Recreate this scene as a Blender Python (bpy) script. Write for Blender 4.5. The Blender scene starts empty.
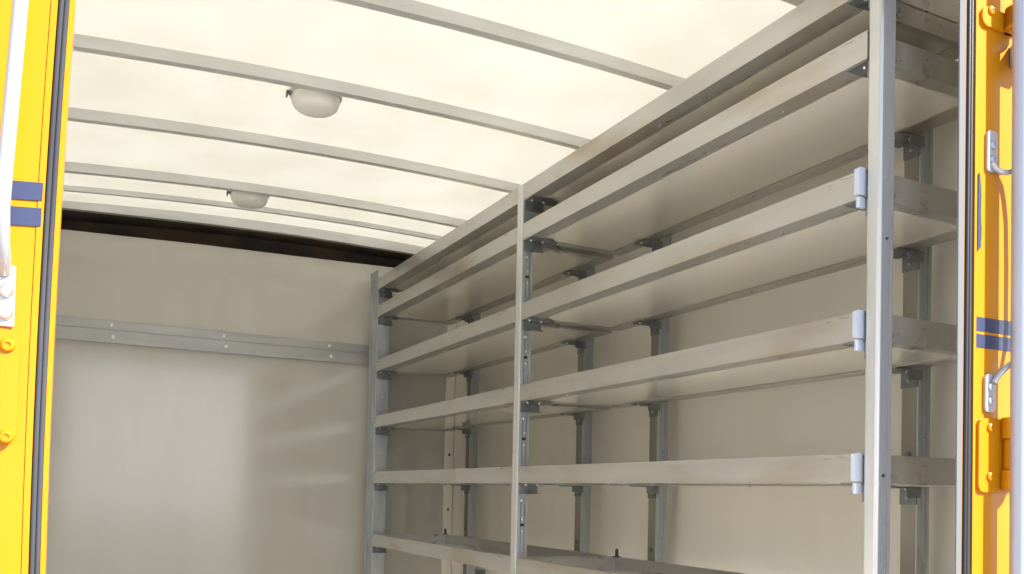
import bpy, bmesh, math, random
from mathutils import Vector, Matrix
random.seed(7)
SC = bpy.context.scene
COL = SC.collection
S, H0 = 1.6, 1.65                      # metres per survey unit, survey height above the ground


def V(x, y, z):
    return Vector((x * S, y * S, z * S + H0))


# ------------------------------------------------------------------ materials
def new_mat(name, base=(.8, .8, .8), rough=.5, metal=0., spec=.5):
    m = bpy.data.materials.new(name)
    m.use_nodes = True
    b = m.node_tree.nodes['Principled BSDF']
    b.inputs['Base Color'].default_value = (*base, 1)
    b.inputs['Roughness'].default_value = rough
    b.inputs['Metallic'].default_value = metal
    b.inputs['Specular IOR Level'].default_value = spec
    return m, m.node_tree.nodes, m.node_tree.links, b


def noise_tint(m, n, l, b, c1, c2, scale=(3, 3, 3), detail=4, lo=.35, hi=.7, rough=None, bump=0., dim='OBJECT'):
    tc = n.new('ShaderNodeTexCoord')
    mp = n.new('ShaderNodeMapping')
    mp.inputs['Scale'].default_value = scale
    nz = n.new('ShaderNodeTexNoise')
    nz.inputs['Scale'].default_value = 1
    nz.inputs['Detail'].default_value = detail
    rp = n.new('ShaderNodeValToRGB')
    rp.color_ramp.elements[0].position = lo
    rp.color_ramp.elements[0].color = (*c1, 1)
    rp.color_ramp.elements[1].position = hi
    rp.color_ramp.elements[1].color = (*c2, 1)
    l.new(tc.outputs['Object'], mp.inputs['Vector'])
    l.new(mp.outputs['Vector'], nz.inputs['Vector'])
    l.new(nz.outputs['Fac'], rp.inputs['Fac'])
    l.new(rp.outputs['Color'], b.inputs['Base Color'])
    if rough:
        mr = n.new('ShaderNodeMapRange')
        mr.inputs['To Min'].default_value = rough[0]
        mr.inputs['To Max'].default_value = rough[1]
        l.new(nz.outputs['Fac'], mr.inputs['Value'])
        l.new(mr.outputs['Result'], b.inputs['Roughness'])
    if bump:
        bp = n.new('ShaderNodeBump')
        bp.inputs['Strength'].default_value = bump
        bp.inputs['Distance'].default_value = .002
        l.new(nz.outputs['Fac'], bp.inputs['Height'])
        l.new(bp.outputs['Normal'], b.inputs['Normal'])
    return nz, rp


def add_dirt(n, l, b, rp, col, scale, lo, hi, amount=.6):
    """worn patches with a shape of their own"""
    tc = n.new('ShaderNodeTexCoord')
    mp = n.new('ShaderNodeMapping')
    mp.inputs['Scale'].default_value = scale
    nz = n.new('ShaderNodeTexNoise')
    nz.inputs['Scale'].default_value = 1
    nz.inputs['Detail'].default_value = 6
    r2 = n.new('ShaderNodeMapRange')
    r2.inputs['From Min'].default_value = lo
    r2.inputs['From Max'].default_value = hi
    r2.inputs['To Max'].default_value = amount
    mx = n.new('ShaderNodeMixRGB')
    mx.inputs['Color2'].default_value = (*col, 1)
    oi = n.new('ShaderNodeObjectInfo')
    va = n.new('ShaderNodeVectorMath')
    va.operation = 'MULTIPLY_ADD'
    va.inputs[1].default_value = (3.7, 3.7, 3.7)
    l.new(oi.outputs['Location'], va.inputs[0])
    l.new(tc.outputs['Object'], va.inputs[2])
    l.new(va.outputs[0], mp.inputs['Vector'])
    l.new(mp.outputs['Vector'], nz.inputs['Vector'])
    l.new(nz.outputs['Fac'], r2.inputs['Value'])
    l.new(r2.outputs['Result'], mx.inputs['Fac'])
    l.new(rp.outputs['Color'], mx.inputs['Color1'])
    l.new(mx.outputs['Color'], b.inputs['Base Color'])


M = {}
m, n, l, b = new_mat('mill_aluminium', metal=.65, rough=.36)
nz, rp = noise_tint(m, n, l, b, (.48, .465, .44), (.58, .565, .535), (9, 1.2, 14), 5, .3, .7, (.2, .38))
add_dirt(n, l, b, rp, (.40, .30, .19), (2.5, 2.2, 7), .53, .72, .6)
M['alu'] = m
m, n, l, b = new_mat('aluminium_post', metal=.5, rough=.4)
noise_tint(m, n, l, b, (.56, .56, .56), (.68, .68, .67), (22, 22, .8), 4, .3, .7, (.22, .36))
M['post'] = m
m, n, l, b = new_mat('galvanised_steel', metal=.55, rough=.5)
noise_tint(m, n, l, b, (.36, .385, .41), (.50, .525, .55), (14, 14, 5), 5, .35, .7, (.38, .6))
M['galv'] = m
m, n, l, b = new_mat('passivated_zinc', metal=.4, rough=.5)
noise_tint(m, n, l, b, (.27, .25, .205), (.35, .33, .27), (10, 10, 3), 4)
M['olive'] = m
m, n, l, b = new_mat('zinc_bracket', metal=.6, rough=.5)
noise_tint(m, n, l, b, (.17, .18, .19), (.26, .27, .28), (20, 20, 20), 3, .35, .7)
M['zinc'] = m
m, n, l, b = new_mat('bright_bolt', (.70, .70, .69), .3, .9)
M['bolt'] = m
m, n, l, b = new_mat('dark_bolt', (.05, .05, .05), .4, .6)
M['dark_bolt'] = m
m, n, l, b = new_mat('sky_tinted_cap', (.62, .68, .80), .3, .35)  # metal cap, the blue of the reflected sky is put into its colour
M['cap'] = m
m, n, l, b = new_mat('shelf_board', rough=.05, metal=.24, spec=1.0)
noise_tint(m, n, l, b, (.86, .82, .74), (.90, .86, .78), (6, 1, 6), 3, .3, .7)
M['board'] = m
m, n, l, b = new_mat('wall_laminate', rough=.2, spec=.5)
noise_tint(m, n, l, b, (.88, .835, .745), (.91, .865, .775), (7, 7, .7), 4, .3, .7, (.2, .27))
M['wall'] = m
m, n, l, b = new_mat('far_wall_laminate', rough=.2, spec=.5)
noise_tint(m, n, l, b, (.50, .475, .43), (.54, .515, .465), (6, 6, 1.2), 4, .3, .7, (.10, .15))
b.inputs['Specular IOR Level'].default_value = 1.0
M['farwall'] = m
m, n, l, b = new_mat('trim_metal', metal=.5, rough=.4)
noise_tint(m, n, l, b, (.34, .345, .34), (.46, .465, .455), (2, 8, 12), 5, .3, .7)
M['rail'] = m
m, n, l, b = new_mat('corner_trim_paint', (.88, .86, .80), .35, .1)
M['cream'] = m
m, n, l, b = new_mat('floor_plywood', rough=.5)
noise_tint(m, n, l, b, (.72, .71, .68), (.80, .79, .76), (12, 2, 2), 5)
M['floor'] = m
m, n, l, b = new_mat('left_wall_laminate', rough=.4)
noise_tint(m, n, l, b, (.84, .82, .76), (.88, .86, .80), (6, 6, 1.2), 4, .3, .7)
M['leftwall'] = m
m, n, l, b = new_mat('ground_concrete', rough=.8)
noise_tint(m, n, l, b, (.28, .276, .27), (.35, .345, .34), (.6, .6, .6), 8)
M['ground'] = m
m, n, l, b = new_mat('dark_void', rough=.8)
noise_tint(m, n, l, b, (.12, .10, .09), (.34, .20, .12), (2.2, 3, 3), 3, .42, .75)
M['void'] = m
m, n, l, b = new_mat('yellow_paint', (.54, .215, .004), .3, 0, .25)
b.inputs['Coat Weight'].default_value = .12
b.inputs['Coat Roughness'].default_value = .08
M['yellow'] = m
m, n, l, b = new_mat('yellow_sealed_edge', (.45, .17, .01), .4, 0, .4)
M['amber'] = m
m, n, l, b = new_mat('navy_stripe', (.035, .045, .10), .3, 0, .5)
M['navy'] = m
m, n, l, b = new_mat('rubber_grey', (.10, .105, .12), .85, 0, .1)
noise_tint(m, n, l, b, (.042, .043, .050), (.065, .067, .077), (30, 30, 2), 3)
M['rubber_grey'] = m
m, n, l, b = new_mat('rubber_black', (.02, .02, .024), .45)
M['rubber'] = m
m, n, l, b = new_mat('grey_jamb', (.17, .17, .175), .85, 0, .1)
M['jamb'] = m
m, n, l, b = new_mat('pale_bar_paint', (.42, .45, .53), .4, .2)
M['bar'] = m
m, n, l, b = new_mat('stainless_handle', (.50, .51, .54), .38, .5)
M['steel'] = m
m, n, l, b = new_mat('lamp_opal', (.86, .84, .80), .35, 0, .5)
b.inputs['Subsurface Weight'].default_value = .0
M['opal'] = m
m, n, l, b = new_mat('lamp_base', (.50, .48, .43), .45)
M['lampbase'] = m
m, n, l, b = new_mat('beam_galvanised', metal=.4, rough=.4)
noise_tint(m, n, l, b, (.60, .60, .59), (.74, .74, .73), (3, 20, 20), 5, .3, .7, (.32, .48))
M['beam'] = m

# translucent fibreglass roof, lit by the real sun and sky above it
m = bpy.data.materials.new('fibreglass_roof')
m.use_nodes = True
n, l = m.node_tree.nodes, m.node_tree.links
n.clear()
out = n.new('ShaderNodeOutputMaterial')
tr = n.new('ShaderNodeBsdfTranslucent')
df = n.new('ShaderNodeBsdfDiffuse')
mx = n.new('ShaderNodeMixShader')
mx.inputs[0].default_value = .5
df.inputs['Color'].default_value = (.84, .82, .76, 1)
tc = n.new('ShaderNodeTexCoord')
mp = n.new('ShaderNodeMapping')
mp.inputs['Scale'].default_value = (2.2, 2.2, 2.2)
nz = n.new('ShaderNodeTexNoise')
nz.inputs['Scale'].default_value = 1.4
nz.inputs['Detail'].default_value = 6
rp = n.new('ShaderNodeValToRGB')
rp.color_ramp.elements[0].position = .3
rp.color_ramp.elements[0].color = (.40, .37, .295, 1)
rp.color_ramp.elements[1].position = .7
rp.color_ramp.elements[1].color = (.47, .445, .375, 1)
l.new(tc.outputs['Object'], mp.inputs['Vector'])
l.new(mp.outputs['Vector'], nz.inputs['Vector'])
l.new(nz.outputs['Fac'], rp.inputs['Fac'])
l.new(rp.outputs['Color'], tr.inputs['Color'])
l.new(tr.outputs[0], mx.inputs[1])
l.new(df.outputs[0], mx.inputs[2])
l.new(mx.outputs[0], out.inputs['Surface'])
M['roof'] = m


# ------------------------------------------------------------------ mesh building (survey units)
class MB:
    def __init__(s):
        s.bm = bmesh.new()

    def box(s, x0, x1, y0, y1, z0, z1, bev=0., rz=0.):
        r = bmesh.ops.create_cube(s.bm, size=1)
        vs = r['verts']
        c = Vector(((x0 + x1) / 2, (y0 + y1) / 2, (z0 + z1) / 2))
        d = Vector((abs(x1 - x0), abs(y1 - y0), abs(z1 - z0)))
        R = Matrix.Rotation(rz, 3, 'Z')
        for v in vs:
            v.co = R @ Vector((v.co.x * d.x, v.co.y * d.y, v.co.z * d.z)) + c
        if bev:
            es = list({e for v in vs for e in v.link_edges})
            bmesh.ops.bevel(s.bm, geom=es, offset=min(bev, .45 * min(d)), segments=2, affect='EDGES', profile=.5)
        return s

    def prism(s, poly, axis, a0, a1):
        """closed outline swept along an axis; poly = list of 2-D points in the other two axes (order kept)"""
        def P(u, w, a):
            return {'x': (a, u, w), 'y': (u, a, w), 'z': (u, w, a)}[axis]
        A = [s.bm.verts.new(P(u, w, a0)) for u, w in poly]
        B = [s.bm.verts.new(P(u, w, a1)) for u, w in poly]
        k = len(poly)
        s.bm.faces.new(A[::-1])
        s.bm.faces.new(B)
        for i in range(k):
            j = (i + 1) % k
            s.bm.faces.new((A[i], A[j], B[j], B[i]))
        return s

    def slab(s, q0, q1):
        """two matching quads/loops joined into a solid"""
        A = [s.bm.verts.new(p) for p in q0]
        B = [s.bm.verts.new(p) for p in q1]
        k = len(A)
        s.bm.faces.new(A[::-1])
        s.bm.faces.new(B)
        for i in range(k):
            j = (i + 1) % k
            s.bm.faces.new((A[i], A[j], B[j], B[i]))
        return s

    def cyl(s, c, r, h, axis='z', seg=16, r2=None):
        r2 = r if r2 is None else r2
        A, B = [], []
        for i in range(seg):
            t = 2 * math.pi * i / seg
            for L, q, a in ((A, r, -h / 2), (B, r2, h / 2)):
                u, w = q * math.cos(t), q * math.sin(t)
                p = {'x': (a, u, w), 'y': (u, a, w), 'z': (u, w, a)}[axis]
                L.append(s.bm.verts.new(Vector(c) + Vector(p)))
        s.bm.faces.new(A[::-1])
        s.bm.faces.new(B)
        for i in range(seg):
            j = (i + 1) % seg
            s.bm.faces.new((A[i], A[j], B[j], B[i]))
        return s

    def lathe(s, c, prof, axis='z', seg=40):
        rings = []
        for r, a in prof:
            ring = []
            for i in range(seg):
                t = 2 * math.pi * i / seg
                u, w = max(r, 1e-5) * math.cos(t), max(r, 1e-5) * math.sin(t)
                p = {'x': (a, u, w), 'y': (u, a, w), 'z': (u, w, a)}[axis]
                ring.append(s.bm.verts.new(Vector(c) + Vector(p)))
            rings.append(ring)
        for A, B in zip(rings, rings[1:]):
            for i in range(seg):
                j = (i + 1) % seg
                s.bm.faces.new((A[i], A[j], B[j], B[i]))
        s.bm.faces.new(rings[0][::-1])
        s.bm.faces.new(rings[-1])
        return s

    def tube(s, pts, r, seg=14, flat=1.):
        pts = [Vector(p) for p in pts]
        rings = []
        up = Vector((0, 1, .01))
        for i, p in enumerate(pts):
            d = (pts[min(i + 1, len(pts) - 1)] - pts[max(i - 1, 0)]).normalized()
            a = d.cross(up).normalized()
            c = a.cross(d).normalized()
            rings.append([s.bm.verts.new(p + a * r * math.cos(2 * math.pi * k / seg) + c * r * flat * math.sin(2 * math.pi * k / seg)) for k in range(seg)])
        for A, B in zip(rings, rings[1:]):
            for k in range(seg):
                j = (k + 1) % seg
                s.bm.faces.new((A[k], A[j], B[j], B[k]))
        s.bm.faces.new(rings[0][::-1])
        s.bm.faces.new(rings[-1])
        return s

    def build(s, name, mat, parent=None, smooth=False):
        bmesh.ops.recalc_face_normals(s.bm, faces=s.bm.faces)
        off = Vector((0, 0, 0))
        q = parent
        while q is not None:
            off += q.location
            q = q.parent
        for v in s.bm.verts:
            v.co = V(*v.co) - off
        me = bpy.data.meshes.new(name)
        s.bm.to_mesh(me)
        s.bm.free()
        me.materials.append(mat if not isinstance(mat, str) else M[mat])
        if smooth:
            for f in me.polygons:
                f.use_smooth = True
            try:
                me.set_sharp_from_angle(angle=math.radians(40))
            except Exception:
                pass
        o = bpy.data.objects.new(name, me)
        COL.objects.link(o)
        o.parent = parent
        return o


def tag(o, label, cat, group=None):
    o['label'] = label
    o['category'] = cat
    if group:
        o['group'] = group
    return o


def empty(name, loc, label=None, cat=None, group=None):
    o = bpy.data.objects.new(name, None)
    o.empty_display_size = .05
    COL.objects.link(o)
    o.location = V(*loc)
    if label:
        tag(o, label, cat, group)
    return o


def struct(o):
    o['kind'] = 'structure'
    return o


def copy_tree(o, dz=None, parent=None):
    c = o.copy()
    COL.objects.link(c)
    if parent is not None:
        c.parent = parent
    for ch in [k for k in bpy.data.objects if k.parent == o]:
        copy_tree(ch, None, c)
    return c


# ------------------------------------------------------------------ survey
XW, YW, XL = 1.3753, 3.256, -.085      # right wall, far wall, left wall
YF = .78                               # outer face of the rear portal
ZF = -.75                              # cargo floor
ZG = -H0 / S                           # ground
X0, X1 = 1.0, 1.288                    # shelf front and back
ZS = [.7258, .626, .4285, .2262, .0251, -.1985]     # undersides of the six shelf levels
TH = .0405                             # height of a shelf frame
ZT, RC, RX = .93, .0446, .851           # roof arch


def arch(x):
    return ZT - RC * (x - RX) ** 2


# ------------------------------------------------------------------ setting
struct(MB().box(-30, 30, -30, 40, ZG - .05, ZG).build('ground', 'ground'))
struct(MB().box(XL - .04, XW + .04, YF + .05, YW + .35, ZF - .10, ZF).build('floor', 'floor'))
struct(MB().box(XL, XW, YW + .19, YW + .23, ZF - .10, ZT + .03).box(XL, XW, YF + .06, YF + .10, ZG, ZF - .10).box(XL, XW, YW + .10, YW + .14, ZG, ZF - .10).build('wall_front_shell', 'void'))
# far wall, its top stops short of the roof
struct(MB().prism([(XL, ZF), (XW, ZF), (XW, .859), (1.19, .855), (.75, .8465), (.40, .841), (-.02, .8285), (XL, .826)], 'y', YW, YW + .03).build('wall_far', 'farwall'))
struct(MB().box(XW, XW + .04, YF + .05, YW + .23, ZF, .945).build('wall_right', 'wall'))
struct(MB().box(XL - .04, XL, YF + .05, YW + .23, ZF, .945).build('wall_left', 'leftwall'))
# return panels beside the opening, inside the rear portal
struct(MB().box(1.138, XW, YF + .05, YF + .07, ZF, .92).build('wall_right_return', 'wall'))
struct(MB().box(XL, -.012, YF + .05, YF + .07, ZF, .92).build('wall_left_return', 'wall'))
struct(MB().box(XL - .04, XW + .04, YF, YF + .05, .722, .96).build('wall_rear_header', 'jamb'))

# roof: one thin curved fibreglass sheet
mb = MB()
NX = 24
rows = []
for yy in (YF + .0, YW + .0):
    rows.append([mb.bm.verts.new((XL - .04 + (XW - XL + .08) * i / NX, yy, arch(XL - .04 + (XW - XL + .08) * i / NX) + .0265)) for i in range(NX + 1)])
for i in range(NX):
    mb.bm.faces.new((rows[0][i], rows[0][i + 1], rows[1][i + 1], rows[1][i]))
struct(mb.build('ceiling', 'roof', None, True))
# opaque skin above the cab overhang
mb = MB()
poly = [(XL - .04 + (XW - XL + .08) * i / NX, arch(XL - .04 + (XW - XL + .08) * i / NX) + .012) for i in range(NX + 1)]
mb.prism(poly + [(x, z + .02) for x, z in poly[::-1]], 'y', YW + .002, YW + .23)
struct(mb.build('ceiling_front', 'void'))
# trims
mb = MB()
poly = [(XL + (XW - XL) * i / NX, arch(XL + (XW - XL) * i / NX)) for i in range(NX + 1)]
low = [(XL, .896), (-.03, .898), (.2, .908), (.40, .9155), (.60, .920), (.75, .9226), (.95, .921), (1.19, .917), (XW, .912)]
mb.prism(low + [(x, z + .0262) for x, z in poly[::-1]], 'y', YW - .004, YW + .002)
mb.prism(low + [(x, z + .004) for x, z in low[::-1]], 'y', YW + .0021, YW + .02)
struct(mb.build('trim_1', 'beam'))
tr2 = struct(MB().box(XW - .040, XW - .003, YW - .010, YW - .0005, ZF, .838, .002).build('trim_2', 'cream'))
for zz in (.50, .33, .145, -.07, -.22):
    MB().lathe((XW - .021, YW - .010, zz), [(.005, 0), (.0045, -.0015), (.002, -.002)], 'y', 12).build('screw', 'dark_bolt', tr2, True)
struct(MB().box(XW - .012, XW - .0005, YF + .07, YW, .885, .90).build('trim_3', 'rail'))


# roof hoops
def roof_hoop(y, w=.022, h=.0265):
    o = empty('roof_beam', (RX, y, ZT))
    mb = MB()
    k = 28
    poly = [(XL + (XW - XL) * i / k, arch(XL + (XW - XL) * i / k)) for i in range(k + 1)]
    mb.prism(poly + [(x, z + h - .0003) for x, z in poly[::-1]], 'y', y - w, y)
    a = mb.build('rail', 'beam', o)
    mb = MB()                                                     # thin mounting flange against the roof behind it
    mb.prism([(x, z + h - .0026) for x, z in poly] + [(x, z + h - .0004) for x, z in poly[::-1]], 'y', y, y + .010)
    mb.build('flange', 'beam', o)
    return o


ys = [1.250, 1.650, 2.055, 2.459, 2.875]
lab = ['metal roof beam crossing the top right corner of the view, nearest of all',
       'curved metal roof beam meeting the top edge of the view, second from the opening',
       'curved metal roof beam with the larger round lamp hanging behind it',
       'curved metal roof beam between the two lamps, carrying neither',
       'curved metal roof beam with the smaller round lamp hanging behind it']
h0 = roof_hoop(ys[0])
ys2 = [1.250, 1.650, 2.055, 2.459, 2.875]
for i, yy in enumerate(ys2):
    o = h0 if i == 0 else copy_tree(h0)
    o.location.y = V(0, yy, 0).y
    tag(o, lab[i], 'roof beam', 'roof beams under the translucent roof')
mb = MB()
poly = [(XL + (XW - XL) * i / 28, arch(XL + (XW - XL) * i / 28)) for i in range(29)]
mb.prism([(x, z + .010) for x, z in poly] + [(x, z + .0262) for x, z in poly[::-1]], 'y', 3.08, 3.0919)
tag(mb.build('roof_joint_strip', 'beam'), 'thin dark joint strip across the roof nearest the far wall', 'joint strip')

# far wall rub rail
rr = empty('wall_rail', (.6, YW, .47), 'two-step grey metal rub rail screwed across the far wall', 'wall rail')
MB().box(XL, XW - .036, YW - .004, YW - .0002, .514, .545, .001).build('upper_strip', 'rail', rr)
MB().box(XL, XW - .036, YW - .011, YW - .0002, .4693, .513, .0015).build('lower_strip', 'rail', rr)
for x in (.131, .494, .868, 1.20):
    MB().lathe((x, YW - .0045, .530), [(.0065, .0008), (.006, -.0025), (.003, -.0038)], 'y', 14).build('screw', 'bolt', rr, True)
    MB().lathe((x + .006, YW - .0115, .491), [(.0065, .0008), (.006, -.0025), (.003, -.0038)], 'y', 14).build('screw', 'bolt', rr, True)


# ------------------------------------------------------------------ shelf trays
def tray(y0, y1, z0):
    """aluminium frame with turned-in lips around a glossy beige board"""
    t = .0016
    o = empty('shelf', ((X0 + X1) / 2, (y0 + y1) / 2, z0))

    def rail(name, poly_, axis, a0, a1):
        return MB().prism(poly_, axis, a0, a1).build(name, 'alu', o)
    # front: web, wide bottom lip, small top return
    L = .040
    rail('front_rail', [(X0, z0), (X0 + L, z0), (X0 + L, z0 + t), (X0 + t, z0 + t), (X0 + t, z0 + TH - t), (X0 + .010, z0 + TH - t),
                        (X0 + .010, z0 + TH), (X0, z0 + TH)], 'y', y0, y1)
    rail('back_rail', [(X1, z0), (X1 - L, z0), (X1 - L, z0 + t), (X1 - t, z0 + t), (X1 - t, z0 + TH - t), (X1 - .010, z0 + TH - t),
                       (X1 - .010, z0 + TH), (X1, z0 + TH)], 'y', y0, y1)
    E = .023
    for ya, sg in ((y0, 1), (y1, -1)):
        rail('end_rail', [(ya, z0 + .0001), (ya + sg * E, z0 + .0001), (ya + sg * E, z0 + t), (ya + sg * t, z0 + t), (ya + sg * t, z0 + TH - t),
                          (ya + sg * .008, z0 + TH - t), (ya + sg * .008, z0 + TH), (ya, z0 + TH)], 'x', X0 + L, X1 - L)
        rail('end_rail', [(ya + sg * .0001, z0 + t + .0002), (ya + sg * t, z0 + t + .0002), (ya + sg * t, z0 + TH - .0002), (ya + sg * .0001, z0 + TH - .0002)], 'x', X0 + t, X0 + L)
        rail('end_rail', [(ya + sg * .0001, z0 + t + .0002), (ya + sg * t, z0 + t + .0002), (ya + sg * t, z0 + TH - .0002), (ya + sg * .0001, z0 + TH - .0002)], 'x', X1 - L, X1 - t)
    MB().box(X0 + .0022, X1 - .0022, y0 + .0022, y1 - .0022, z0 + t + .0004, z0 + t + .006).build('board', 'board', o)
    for f in (.18, .5, .82):
        yy = y0 + (y1 - y0) * f
        for xx in (X0 + .026, X1 - .022):
            MB().lathe((xx, yy, z0), [(.0034, .0004), (.0032, -.0012), (.0015, -.0022)], 'z', 10).build('rivet', 'galv', o, True)
    return o


NEAR = (.8985, 1.9570)
FAR = (1.9905, 3.0990)
names = ['topmost', 'second', 'third', 'fourth', 'fifth', 'sixth']
look_n = ['with a dark shaded underside, just under the roof edge', 'whose front rail runs just below the topmost one',
          'with a sky-tinted pale blue corner cap, above the middle of the view', 'with a sky-tinted pale blue corner cap, at mid height on the near post',
          'seen almost level, its front rail nearly horizontal', 'seen from above']
look_f = ['brown stained, meeting the far post just below the roof', 'just below the topmost one at the far post',
          'level with the metal wall rail', 'with brown scuffs along its front rail', 'seen almost level, its front rail horizontal',
          'seen from above with sloping rail, dark stud']
for bay, (y0, y1) in (('near', NEAR), ('far', FAR)):
    proto = tray(y0, y1, ZS[0])
    for i, z in enumerate(ZS):
        o = proto if i == 0 else copy_tree(proto)
        o.location.z = V(0, 0, z).z
        wh = 'between near and middle posts' if bay == 'near' else 'between middle and far posts'
        tag(o, f'{names[i]} shelf {wh}, ' + {'near': look_n, 'far': look_f}[bay][i].split(',')[0], 'shelf', f'aluminium tray shelves in the {bay} bay of the rack')
        if bay == 'near' and i in (2, 3, 4):
            # corner cap gripping the front rail's near end, sky reflection mixed into its blue
            mb = MB()
            y = y0 + .001
            xa, xb = X0 - .0125, X0 - .0002
            r = .004
            pts = [(xb, z + .002), (xb, z + TH + .001)]
            for k in range(7):
                a = math.pi / 2 * k / 6
                pts.append((xa + r - r * math.sin(a), z + TH + .001 - r + r * math.cos(a)))
            pts += [(xa, z + .004), (xa + .002, z + .002)]
            mb.prism(pts, 'y', y, y + .008)
            cp = mb.build('corner_cap', 'cap', o)
            cp['label'] = 'corner cap coloured in reflected-sky blue'
            MB().box(X0 - .0105, X0 + .004, y + .001, y + .007, z - .016, z - .0004, .0015).build('corner_tab', 'cap', o)
        if i == 5:
            if bay == 'near':
                ps = [(1.272, 1.925)]
            else:
                ps = [(1.272, 3.07)]
            for (xx, yy) in ps:
                MB().lathe((xx, yy, z + TH), [(.010, 0), (.010, .002), (.004, .004), (.0045, .016), (.002, .022)], 'z', 14).build('stud', 'dark_bolt', o, True)


# ------------------------------------------------------------------ posts
def bolt_head(c, axis, r, parent, mat='bolt', sg=-1, name='bolt'):
    return MB().lathe(c, [(r, 0), (r, sg * .0018), (r * .75, sg * .003), (r * .35, sg * .0036)], axis, 12).build(name, mat, parent, True)


def front_bracket(z, y, sg, parent, x0=1.0, ext=.085):
    """angle under the shelf corner: plate against the lip, hanging flange on the post face"""
    mb = MB()
    zt = z - .0006
    ya, yb = (y, y + sg * .040)
    lo, hi = min(ya, yb), max(ya, yb)
    w = [(x0 + .001, ya), (x0 + .001, yb), (x0 + ext * .72, yb), (x0 + ext, ya + sg * .020), (x0 + ext, ya)]
    A = [(p[0], p[1], zt - .0022) for p in w]
    B = [(p[0], p[1], zt) for p in w]
    mb.slab(A, B)
    mb.box(x0 + .003, x0 + .054, min(ya, ya + sg * .0028), max(ya, ya + sg * .0028), zt - .026, zt - .0022)
    mb.box(x0 + .022, x0 + .054, min(ya + sg * .0028, ya + sg * .016), max(ya + sg * .0028, ya + sg * .016), zt - .026, zt - .0235)
    br = mb.build('bracket', 'zinc', parent)
    for px in (.014, .046):
        bolt_head((x0 + px, ya + sg * .017, zt - .0022), 'z', .0036, br)
    return br


def upright(name, x0, x1, y0, y1, z1, mat='post', label=None, cat='post', group=None, ribs=(.38, .72)):
    o = empty(name, ((x0 + x1) / 2, (y0 + y1) / 2, ZF), label, cat, group)
    mb = MB()
    mb.box(x0, x1, y0, y1, ZF, z1, .0042)
    for k in ribs:                                          # shallow pressed ribs on the face towards the opening
        xx = x0 + (x1 - x0) * k
        mb.box(xx - .0009, xx + .0009, y0 - .0008, y0 + .001, ZF, z1 - .002)
    mb.build('profile', mat, o)
    MB().box(x0 - .008, x1 + .008, y0 - .010, y1 + .010, ZF, ZF + .004).build('foot_plate', 'galv', o)
    return o


# nearest post
A = upright('upright_post', 1.0, 1.0305, .8737, .8971, .86, label='near upright post, widest and closest, in front of the yellow door frame', group='front upright posts of the rack', ribs=())
for i, z in enumerate(ZS):
    front_bracket(z, .8975, 1, A, ext=.058)
bolt_head((1.012, .8737, .705), 'y', .0016, A, 'dark_bolt')
bolt_head((1.014, .8737, .365), 'y', .0016, A, 'dark_bolt')
bolt_head((1.012, .8737, .035), 'y', .0022, A, 'dark_bolt')
# middle post
B = upright('upright_post', .9985, 1.0285, 1.9576, 1.990, .768, label='middle upright post, slim pale edge and holed blue-grey side', group='front upright posts of the rack')
MB().box(1.0, 1.0287, 1.9568, 1.9578, ZF + .01, .765).build('side_plate', 'galv', B)
for i, z in enumerate(ZS):
    front_bracket(z, 1.9565, -1, B)
for i in range(5):
    zt, zb = ZS[i] - .03, ZS[i + 1] + TH
    zm = (zt + zb) / 2 if i else None
    if zm is None:
        continue
    MB().box(1.009, 1.019, 1.9562, 1.9569, zm + .000, zm + .007, .001).build('slot', 'dark_bolt', B)
    bolt_head((1.014, 1.9568, zm + .018), 'y', .003, B)
    bolt_head((1.014, 1.9568, zm - .012), 'y', .003, B)
    bolt_head((1.012, 1.9568, zt - .012), 'y', .0034, B)
# far post (wide corner profile)
C = empty('upright_post', (1.02, 3.14, ZF), 'far upright post, wide bluish corner profile beside the far wall', 'post', 'front upright posts of the rack')
mb = MB()
mb.box(1.0, 1.050, 3.100, 3.190, ZF, .80, .002)
mb.box(.9985, 1.001, 3.125, 3.129, ZF, .795)
mb.box(.9985, 1.001, 3.160, 3.164, ZF, .795)
mb.build('profile', 'galv', C)
MB().box(.99, 1.06, 3.1, 3.2, ZF, ZF + .004).build('foot_plate', 'galv', C)
for i, z in enumerate(ZS):
    front_bracket(z, 3.0995, -1, C, ext=.075)
    if i:
        bolt_head((1.026, 3.100, z - .09), 'y', .003, C)
bolt_head((1.0, 3.145, .795 - .03), 'x', .003, C, 'zinc')


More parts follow.
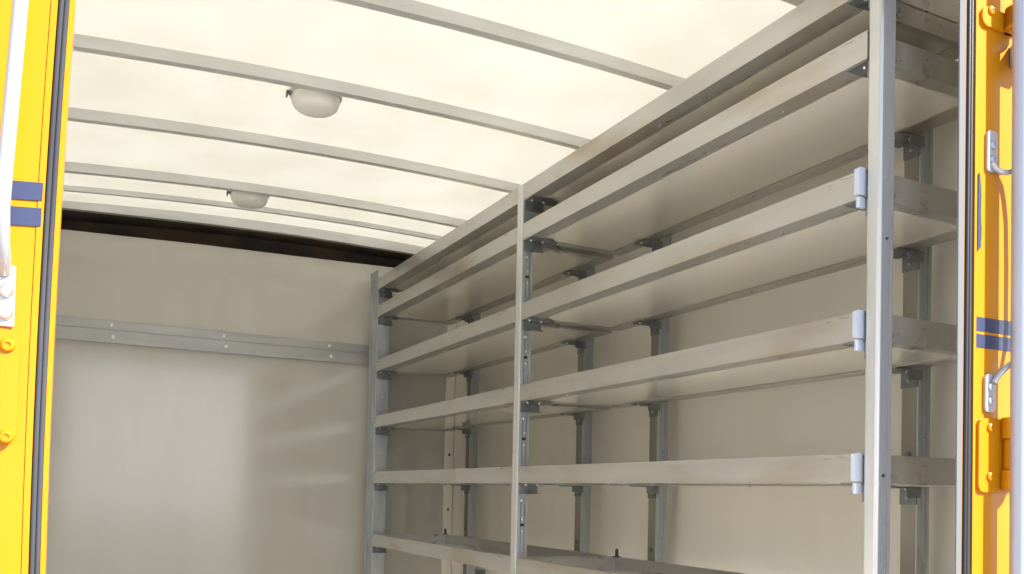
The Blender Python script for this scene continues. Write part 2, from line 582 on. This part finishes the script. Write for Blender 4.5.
# rear posts and their shelf brackets
def rear_post(yn, yf, name='wall_post'):
    xr0, xr1 = 1.300, 1.332
    o = empty(name, ((xr0 + xr1) / 2, (yn + yf) / 2, ZF))
    mb = MB()
    mb.box(xr0, xr1, yn, yf, ZF, .80, .0016)
    mb.box(xr0 + .010, xr0 + .012, yn - .0012, yn + .001, ZF, .79)
    mb.box(xr0 + .021, xr0 + .0225, yn - .0012, yn + .001, ZF, .79)
    p = mb.build('profile', 'galv', o)
    MB().box(xr0 - .0010, xr0 + .0004, yn + .003, yf - .001, ZF + .01, .79).build('face_strip', 'olive', o)
    for zz in (-.62, -.30):
        MB().box(xr1, XW, yn + .006, yf - .006, zz, zz + .02).build('wall_tie', 'zinc', o)
    ym = (yn + yf) / 2
    for i, z in enumerate(ZS):
        zt = z - .0006
        mb = MB()
        # shaped plate under the back lip
        pts = [(1.302, yn - .006), (1.262, yn - .006), (1.248, yn + .002), (1.243, ym), (1.248, yf + .008), (1.262, yf + .014), (1.302, yf + .014)]
        mb.slab([(a, c, zt - .0022) for a, c in pts], [(a, c, zt) for a, c in pts])
        pts2 = [(1.302, yn - .006), (1.268, yn - .006), (1.268, yn - .003), (1.302, yn - .003)]
        mb.slab([(a, c, zt - .018) for a, c in pts2], [(a, c, zt - .0022) for a, c in pts2])
        mb.box(1.297, 1.3, yn, yf, zt - .030, zt - .0022)
        br = mb.build('bracket', 'zinc', o)
        bolt_head((1.256, ym + .004, zt - .0022), 'z', .0034, br)
        bolt_head((1.284, ym - .008, zt - .0022), 'z', .0034, br)
        bolt_head((1.297, ym, zt - .018), 'x', .0034, br, 'galv')
        if i < 5:
            zz = (ZS[i] + ZS[i + 1]) / 2 - .045
            MB().cyl((1.2975, ym + .001, zz), .0055, .005, 'x', 6).build('nut', 'zinc', o)
            bolt_head((1.317, yn, zz + .03), 'y', .0026, o, 'galv')
    return o


rp0 = rear_post(1.0505, 1.0835)
for k, (yn, lb) in enumerate(((1.0505, 'nearest wall-side post, seen between near upright and yellow frame'),
                              (1.7966, 'wall-side post right of the middle upright, nearer of the two there'),
                              (2.1513, 'wall-side post just right of the middle upright, farther of two'),
                              (2.9286, 'wall-side post in the far bay, beside the white corner strip'))):
    o = rp0 if k == 0 else copy_tree(rp0)
    o.location.y += (yn - 1.0505) * S
    tag(o, lb, 'post', 'galvanised posts along the right wall')

# cross rail above the second shelf at the near end
cr = empty('cross_rail', (1.16, .90, .69), 'short flat metal cross rail behind near post, between topmost two shelves', 'rail')
MB().box(1.0310, 1.30, .884, .8862, .6835, .7115).build('web', 'alu', cr)
MB().box(1.0310, 1.30, .8862, .8962, .6835, .6855).build('lip', 'alu', cr)
bolt_head((1.0345 + .004, .884, .690), 'y', .0022, cr, 'dark_bolt')
MB().box(1.0310, 1.050, .8795, .884, .6835, .7115).build('end_tab', 'alu', cr) if False else None


# ------------------------------------------------------------------ roof lamps
def lamp(x, y, r=.060):
    zz = arch(x) + .0265 - .0006
    o = empty('ceiling_lamp', (x, y, zz))
    MB().lathe((x, y, zz), [(r * .94, 0), (r, -.004), (r, -.013), (r * .93, -.015)], 'z', 48).build('base', 'lampbase', o, True)
    MB().lathe((x, y, zz - .015), [(r * .93, 0), (r * .92, -.010), (r * .84, -.022), (r * .70, -.029), (r * .35, -.0335), (.001, -.0345)], 'z', 48).build('diffuser', 'opal', o, True)
    MB().box(x - r - .008, x - r + .004, y - .008, y + .006, zz - .017, zz - .012).box(x - r - .008, x - r - .005, y - .008, y + .006, zz - .026, zz - .012).build('clip', 'zinc', o)
    return o


o = lamp(.516, 2.118, .062)
tag(o, 'larger round opal ceiling lamp, nearer of the two', 'lamp', 'round lamps on the roof')
o2 = copy_tree(o)
o2.location = V(.510, 2.935, arch(.51) + .0259)
tag(o2, 'smaller looking round ceiling lamp, farther one near the far wall', 'lamp', 'round lamps on the roof')


# ------------------------------------------------------------------ rear portal (yellow door frame)
def bow(z):
    return -.0024 * max(0., 1 - ((z - .155) / .225) ** 2)


def tilt_strip(mb, xa_t, xa_b, xb_t, xb_b, y0, y1, zt=.722, zb=-.75, zr0=.38, zr1=-.07, bowed=False):
    """upright strip whose edges are known at heights zr0 (top) and zr1 (bottom)"""
    def ex(a, c, z):
        return a + (c - a) * (z - zr0) / (zr1 - zr0) + (bow(z) if bowed else 0)
    zs = [zb] + ([-.07 + .03 * k for k in range(16)] if bowed else []) + [zt]
    rings = []
    for z in zs:
        xa, xb = ex(xa_t, xa_b, z), ex(xb_t, xb_b, z)
        rings.append([mb.bm.verts.new(p) for p in ((xa, y0, z), (xb, y0, z), (xb, y1, z), (xa, y1, z))])
    mb.bm.faces.new(rings[0])
    mb.bm.faces.new(rings[-1][::-1])
    for A, Bq in zip(rings, rings[1:]):
        for i in range(4):
            j = (i + 1) % 4
            mb.bm.faces.new((A[i], A[j], Bq[j], Bq[i]))
    return mb


ZB = ZF
lp = empty('door_frame', (-.06, YF, ZF), 'yellow left door frame post with two navy stripes and a grey seal', 'door frame')
mb = MB()
tilt_strip(mb, -.145, -.152, -.0188, -.0262, YF, YF + .05, .722, ZB, bowed=True)
tilt_strip(mb, -.0182, -.0256, -.0137, -.0211, YF - .0006, YF + .05, .722, ZB, bowed=True)
tilt_strip(mb, -.0190, -.0264, -.0180, -.0254, YF + .002, YF + .05, .722, ZB, bowed=True)
mb.build('frame_panel', 'yellow', lp)
# rubber seal: two soft lobes
mb = MB()
for (xc, r) in ((-.0113, .0020), (-.0076, .0020)):
    pts = []
    for z in [ZB] + [-.07 + .03 * k for k in range(16)] + [.722]:
        d = -.0075 * (z - .38) / (-.45) + bow(z)
        pts.append((xc + d, YF + .0012, z))
    mb.tube(pts, r, 14)
tilt_strip(mb, -.0133, -.0207, -.0058, -.0132, YF + .0012, YF + .05, .722, ZB, bowed=True)
mb.build('rubber_seal', 'rubber_grey', lp, True)
mb = MB()
tilt_strip(mb, -.0056, -.0130, -.0020, -.0095, YF, YF + .05, .722, ZB, bowed=True)
mb.build('inner_edge', 'yellow', lp)


def xs(z, a, c):
    return a + (c - a) * (z - .38) / (-.45) + bow(z)


for (zt_, zb_) in ((.2322, .2182), (.2124, .1981)):
    mb = MB()
    q0 = [(-.142, YF - .0012, zb_ - .010), (xs(zb_, -.0152, -.0227), YF - .0012, zb_), (xs(zt_, -.0152, -.0227), YF - .0012, zt_), (-.142, YF - .0012, zt_ - .010)]
    mb.slab(q0, [(a, YF - .0006, c) for a, _, c in q0])
    mb.build('navy_stripe', 'navy', lp)
# hinge plate with two domed bolts
mb = MB()
pl = []
xa, xb, za, zb2, r = -.085, -.0318, .0290, .1160, .010
for cx, cz, a0 in ((xb - r, zb2 - r, 0), (xa + r, zb2 - r, 90), (xa + r, za + r, 180), (xb - r, za + r, 270)):
    for k in range(6):
        a = math.radians(a0 + 90 * k / 5)
        pl.append((cx + r * math.cos(a), cz + r * math.sin(a)))
mb.prism(pl, 'y', YF - .0045, YF)
hg = mb.build('hinge', 'yellow', lp)
for (bx_, bz_) in ((-.0398, .1037), (-.0388, .0344), (-.072, .1037), (-.072, .0344)):
    MB().lathe((bx_, YF - .0045, bz_), [(.0054, 0), (.0052, -.0016), (.004, -.003), (.0022, -.0032), (.0018, -.0022), (.0004, -.0022)], 'y', 20).build('bolt', 'yellow', hg, True)
MB().cyl((-.090, YF - .010, .0725), .010, .085, 'z', 20).build('knuckle', 'yellow', hg, True)

# left grab handle
gh = empty('grab_handle', (-.04, YF, .12), 'thick bright steel grab handle on the left yellow frame post', 'handle')
pts = [(-.0440, YF - .0035, .160), (-.0442, YF - .014, .166), (-.0446, YF - .026, .178), (-.0446, YF - .036, .200), (-.0434, YF - .040, .225), (-.0412, YF - .040, .27), (-.0378, YF - .040, .34), (-.0346, YF - .040, .41),
       (-.0325, YF - .040, .48), (-.032, YF - .034, .51), (-.032, YF - .018, .53), (-.032, YF - .0035, .545)]
MB().tube(pts, .0052, 18).build('bar', 'steel', gh, True)
for (cz, cx) in ((.138, -.0425), (.566, -.033)):
    mb = MB()
    mb.box(cx - .0085, cx + .0065, YF - .0035, YF - .0002, cz - .020, cz + .027, .0025)
    pp = mb.build('mounting_plate', 'steel', gh)
    for dz in (-.010, .007):
        MB().lathe((cx + .0005, YF - .0035, cz + dz), [(.0052, 0), (.005, -.002), (.0036, -.0038), (.002, -.004), (.0015, -.003), (.0003, -.003)], 'y', 20).build('screw', 'bolt', pp, True)

rpn = empty('door_frame', (1.15, YF, ZF), 'yellow right door frame post striped with sunlight and shade', 'door frame')
mb = MB()
tilt_strip(mb, 1.0670, 1.0686, 1.30, 1.30, YF, YF + .001, .722, ZB, .669, -.093)
tilt_strip(mb, 1.0670, 1.0686, 1.0715, 1.0731, YF - .0022, YF, .722, ZB, .669, -.093)
mb.build('frame_panel', 'yellow', rpn)
mb = MB()
tilt_strip(mb, 1.0508, 1.0506, 1.0620, 1.0609, YF - .0015, YF + .001, .722, ZB, .668, -.093)
for xc in (1.0535, 1.0585):
    mb.tube([(xc, YF - .0015, ZB), (xc, YF - .0015, .722)], .0026, 14)
mb.build('rubber_seal', 'rubber', rpn, True)
mb = MB()
tilt_strip(mb, 1.0621, 1.0610, 1.0668, 1.0684, YF, YF + .001, .722, ZB, .669, -.093)
mb.build('seal_channel', 'rubber_grey', rpn)
mb = MB()
tilt_strip(mb, 1.0365, 1.0391, 1.0488, 1.0485, YF - .001, YF + .001, .722, ZB, .66, -.093)
mb.prism([(1.0425, YF + .0011), (1.32, YF + .0011), (1.32, YF + .05), (1.120, YF + .05)], 'z', ZB, .722)
mb.build('jamb_strip', 'jamb', rpn)
mb = MB()
tilt_strip(mb, 1.0489, 1.0486, 1.0507, 1.0505, YF - .0006, YF + .001, .722, ZB, .66, -.093)
mb.build('edge_strip', 'amber', rpn)
for (zl, zr, zl2, zr2) in ((.2281, .2292, .2467, .2492), (.2060, .2072, .2241, .2253)):
    mb = MB()
    q0 = [(1.0722, YF - .0006, zl), (1.299, YF - .0006, zr + .0007), (1.299, YF - .0006, zr2 + .0013), (1.0722, YF - .0006, zl2)]
    mb.slab(q0, [(a, YF - .00005, c) for a, _, c in q0])
    mb.build('navy_stripe', 'navy', rpn)
mb = MB()
navy_pts = [(1.073, 0.333), (1.0795, 0.339), (1.081, 0.363), (1.079, 0.385), (1.08, 0.408), (1.0775, 0.431), (1.0765, 0.438), (1.0735, 0.433)]
mb.prism(navy_pts, 'y', YF - .003, YF - .0002)
mb.build('navy_patch', 'navy', rpn)  # irregular navy patch along the inner edge of the yellow panel


def rounded(xa, xb, za, zb_, r, y0, y1, k=6):
    pl = []
    for cx, cz, a0 in ((xb - r, zb_ - r, 0), (xa + r, zb_ - r, 90), (xa + r, za + r, 180), (xb - r, za + r, 270)):
        for q in range(k):
            a = math.radians(a0 + 90 * q / (k - 1))
            pl.append((cx + r * math.cos(a), cz + r * math.sin(a)))
    return MB().prism(pl, 'y', y0, y1)


for hi, (za, zb_) in enumerate(((.0145, .1125), (.6380, .7330))):
    zb_ = min(zb_, .664) if hi else zb_
    hg = rounded(1.0770, 1.150, za, zb_, .011, YF - .0045, YF).build('hinge', 'yellow', rpn)
    top = zb_ + .004 if hi == 0 else zb_
    # rolled knuckle in three lengths, standing off the plate
    for (a, c) in ((za + .004, za + .030), (za + .031, zb_ - .027), (zb_ - .026, zb_ + .002)):
        if c - a > .005:
            MB().cyl((1.132, YF - .016, (a + c) / 2), .0155 if (c - a) < .03 else .0125, c - a, 'z', 24).build('knuckle', 'yellow', hg, True)
    for bz_ in ((za + .021, zb_ - .012) if hi == 0 else (za + .022,)):
        MB().lathe((1.099 if hi == 0 else 1.0935, YF - .0045, bz_), [(.0062, 0), (.006, -.0018), (.0045, -.0032), (.0022, -.0034), (.0018, -.0022), (.0004, -.0022)], 'y', 20).build('bolt', 'yellow', hg, True)

# right grab handle: two screwed straps and a thin bowed rod
gh = empty('grab_handle', (1.12, YF, .30), 'thin metal grab handle with screwed end straps on right yellow frame post', 'handle')
pts = [(1.0990, YF - .004, .455), (1.103, YF - .006, .448), (1.110, YF - .010, .443), (1.120, YF - .012, .4435), (1.130, YF - .014, .448), (1.140, YF - .020, .447), (1.150, YF - .026, .435), (1.156, YF - .028, .41),
       (1.158, YF - .028, .35), (1.158, YF - .028, .28), (1.156, YF - .028, .235), (1.148, YF - .026, .208), (1.136, YF - .020, .194), (1.122, YF - .014, .184), (1.110, YF - .010, .172), (1.103, YF - .006, .160)]
MB().tube(pts, .0038, 14).build('rod', 'steel', gh, True)
for (za, zb_) in ((.4430, .4990), (.1210, .1720)):
    mb = rounded(1.0905, 1.1105, za, zb_, .006, YF - .0040, YF - .0002)
    pp = mb.build('strap', 'steel', gh)
    for dz in (.30, .66):
        MB().lathe((1.1015, YF - .004, za + (zb_ - za) * dz), [(.0064, 0), (.006, -.0018), (.0045, -.0026), (.0022, -.0026), (.0015, -.0012), (.0003, -.0012)], 'y', 20).build('screw', 'galv', pp, True)

# tall pale bar standing off the right frame
lb = empty('lock_bar', (1.13, YF - .022, ZG), 'tall pale blue-grey upright bar at the right edge of the view', 'bar')
MB().tube([(1.1320, YF - .0265, ZF - .35), (1.1255, YF - .0265, .74)], .0115, 28).build('rod', 'bar', lb, True)
for z in (-.60, .61):
    MB().box(1.138, 1.165, YF - .032, YF - .0002, z - .015, z + .015, .003).build('guide', 'bar', lb)

# ------------------------------------------------------------------ light
w = bpy.data.worlds.new('sky')
SC.world = w
w.use_nodes = True
wn, wl = w.node_tree.nodes, w.node_tree.links
EL, AZ = math.radians(38), math.radians(38)
d = Vector((math.sin(AZ) * math.cos(EL), -math.cos(AZ) * math.cos(EL), math.sin(EL)))     # towards the sun
tcw = wn.new('ShaderNodeTexCoord')
sep = wn.new('ShaderNodeSeparateXYZ')
ramp = wn.new('ShaderNodeValToRGB')
cr_ = ramp.color_ramp
cr_.elements[0].position = 0.0
cr_.elements[0].color = (1.0, 1.0, 1.0, 1)
cr_.elements[1].position = 1.0
cr_.elements[1].color = (.16, .22, .34, 1)
for pos, colr in ((.10, (.92, .95, 1.0, 1)), (.22, (.36, .42, .52, 1)), (.5, (.22, .29, .41, 1))):
    e_ = cr_.elements.new(pos)
    e_.color = colr
wl.new(tcw.outputs['Generated'], sep.inputs[0])
wl.new(sep.outputs['Z'], ramp.inputs['Fac'])
wl.new(ramp.outputs['Color'], wn['Background'].inputs['Color'])
wn['Background'].inputs['Strength'].default_value = 1.1
sd = bpy.data.lights.new('sun', 'SUN')
sd.energy = 5.5
sd.angle = math.radians(.6)
sd.color = (1, .95, .87)
so = bpy.data.objects.new('sun', sd)
COL.objects.link(so)
so.rotation_euler = d.to_track_quat('Z', 'Y').to_euler()
so.location = (3, -3, 6)

# ------------------------------------------------------------------ camera
F, CX, CY, YAW, PITCH, ROLL = 894.585, 512.0, 472.055, .465711, .023516, .0212959
f = Vector((math.sin(YAW) * math.cos(PITCH), math.cos(YAW) * math.cos(PITCH), math.sin(PITCH)))
r = Vector((math.cos(YAW), -math.sin(YAW), 0))
u = r.cross(f)
c, s_ = math.cos(ROLL), math.sin(ROLL)
r, u = c * r + s_ * u, -s_ * r + c * u
cd = bpy.data.cameras.new('camera')
cd.sensor_width = 36
cd.lens = F / 1024 * 36
cd.shift_x = (512 - CX) / 1024
cd.shift_y = (CY - 287) / 1024
cd.clip_start = .02
co = bpy.data.objects.new('camera', cd)
COL.objects.link(co)
co.matrix_world = Matrix(((r.x, u.x, -f.x, 0), (r.y, u.y, -f.y, 0), (r.z, u.z, -f.z, H0), (0, 0, 0, 1)))
SC.camera = co

SC.view_settings.view_transform = 'Standard'
SC.view_settings.look = 'None'
SC.view_settings.gamma = 1
SC.view_settings.use_curve_mapping = False
SC.view_settings.exposure = 1.4
SC.cycles.max_bounces = 14
SC.cycles.diffuse_bounces = 10
SC.cycles.glossy_bounces = 6
SC.cycles.transmission_bounces = 8
SC.cycles.sample_clamp_indirect = 8
SC.cycles.use_denoising = True
SC.cycles.caustics_reflective = False
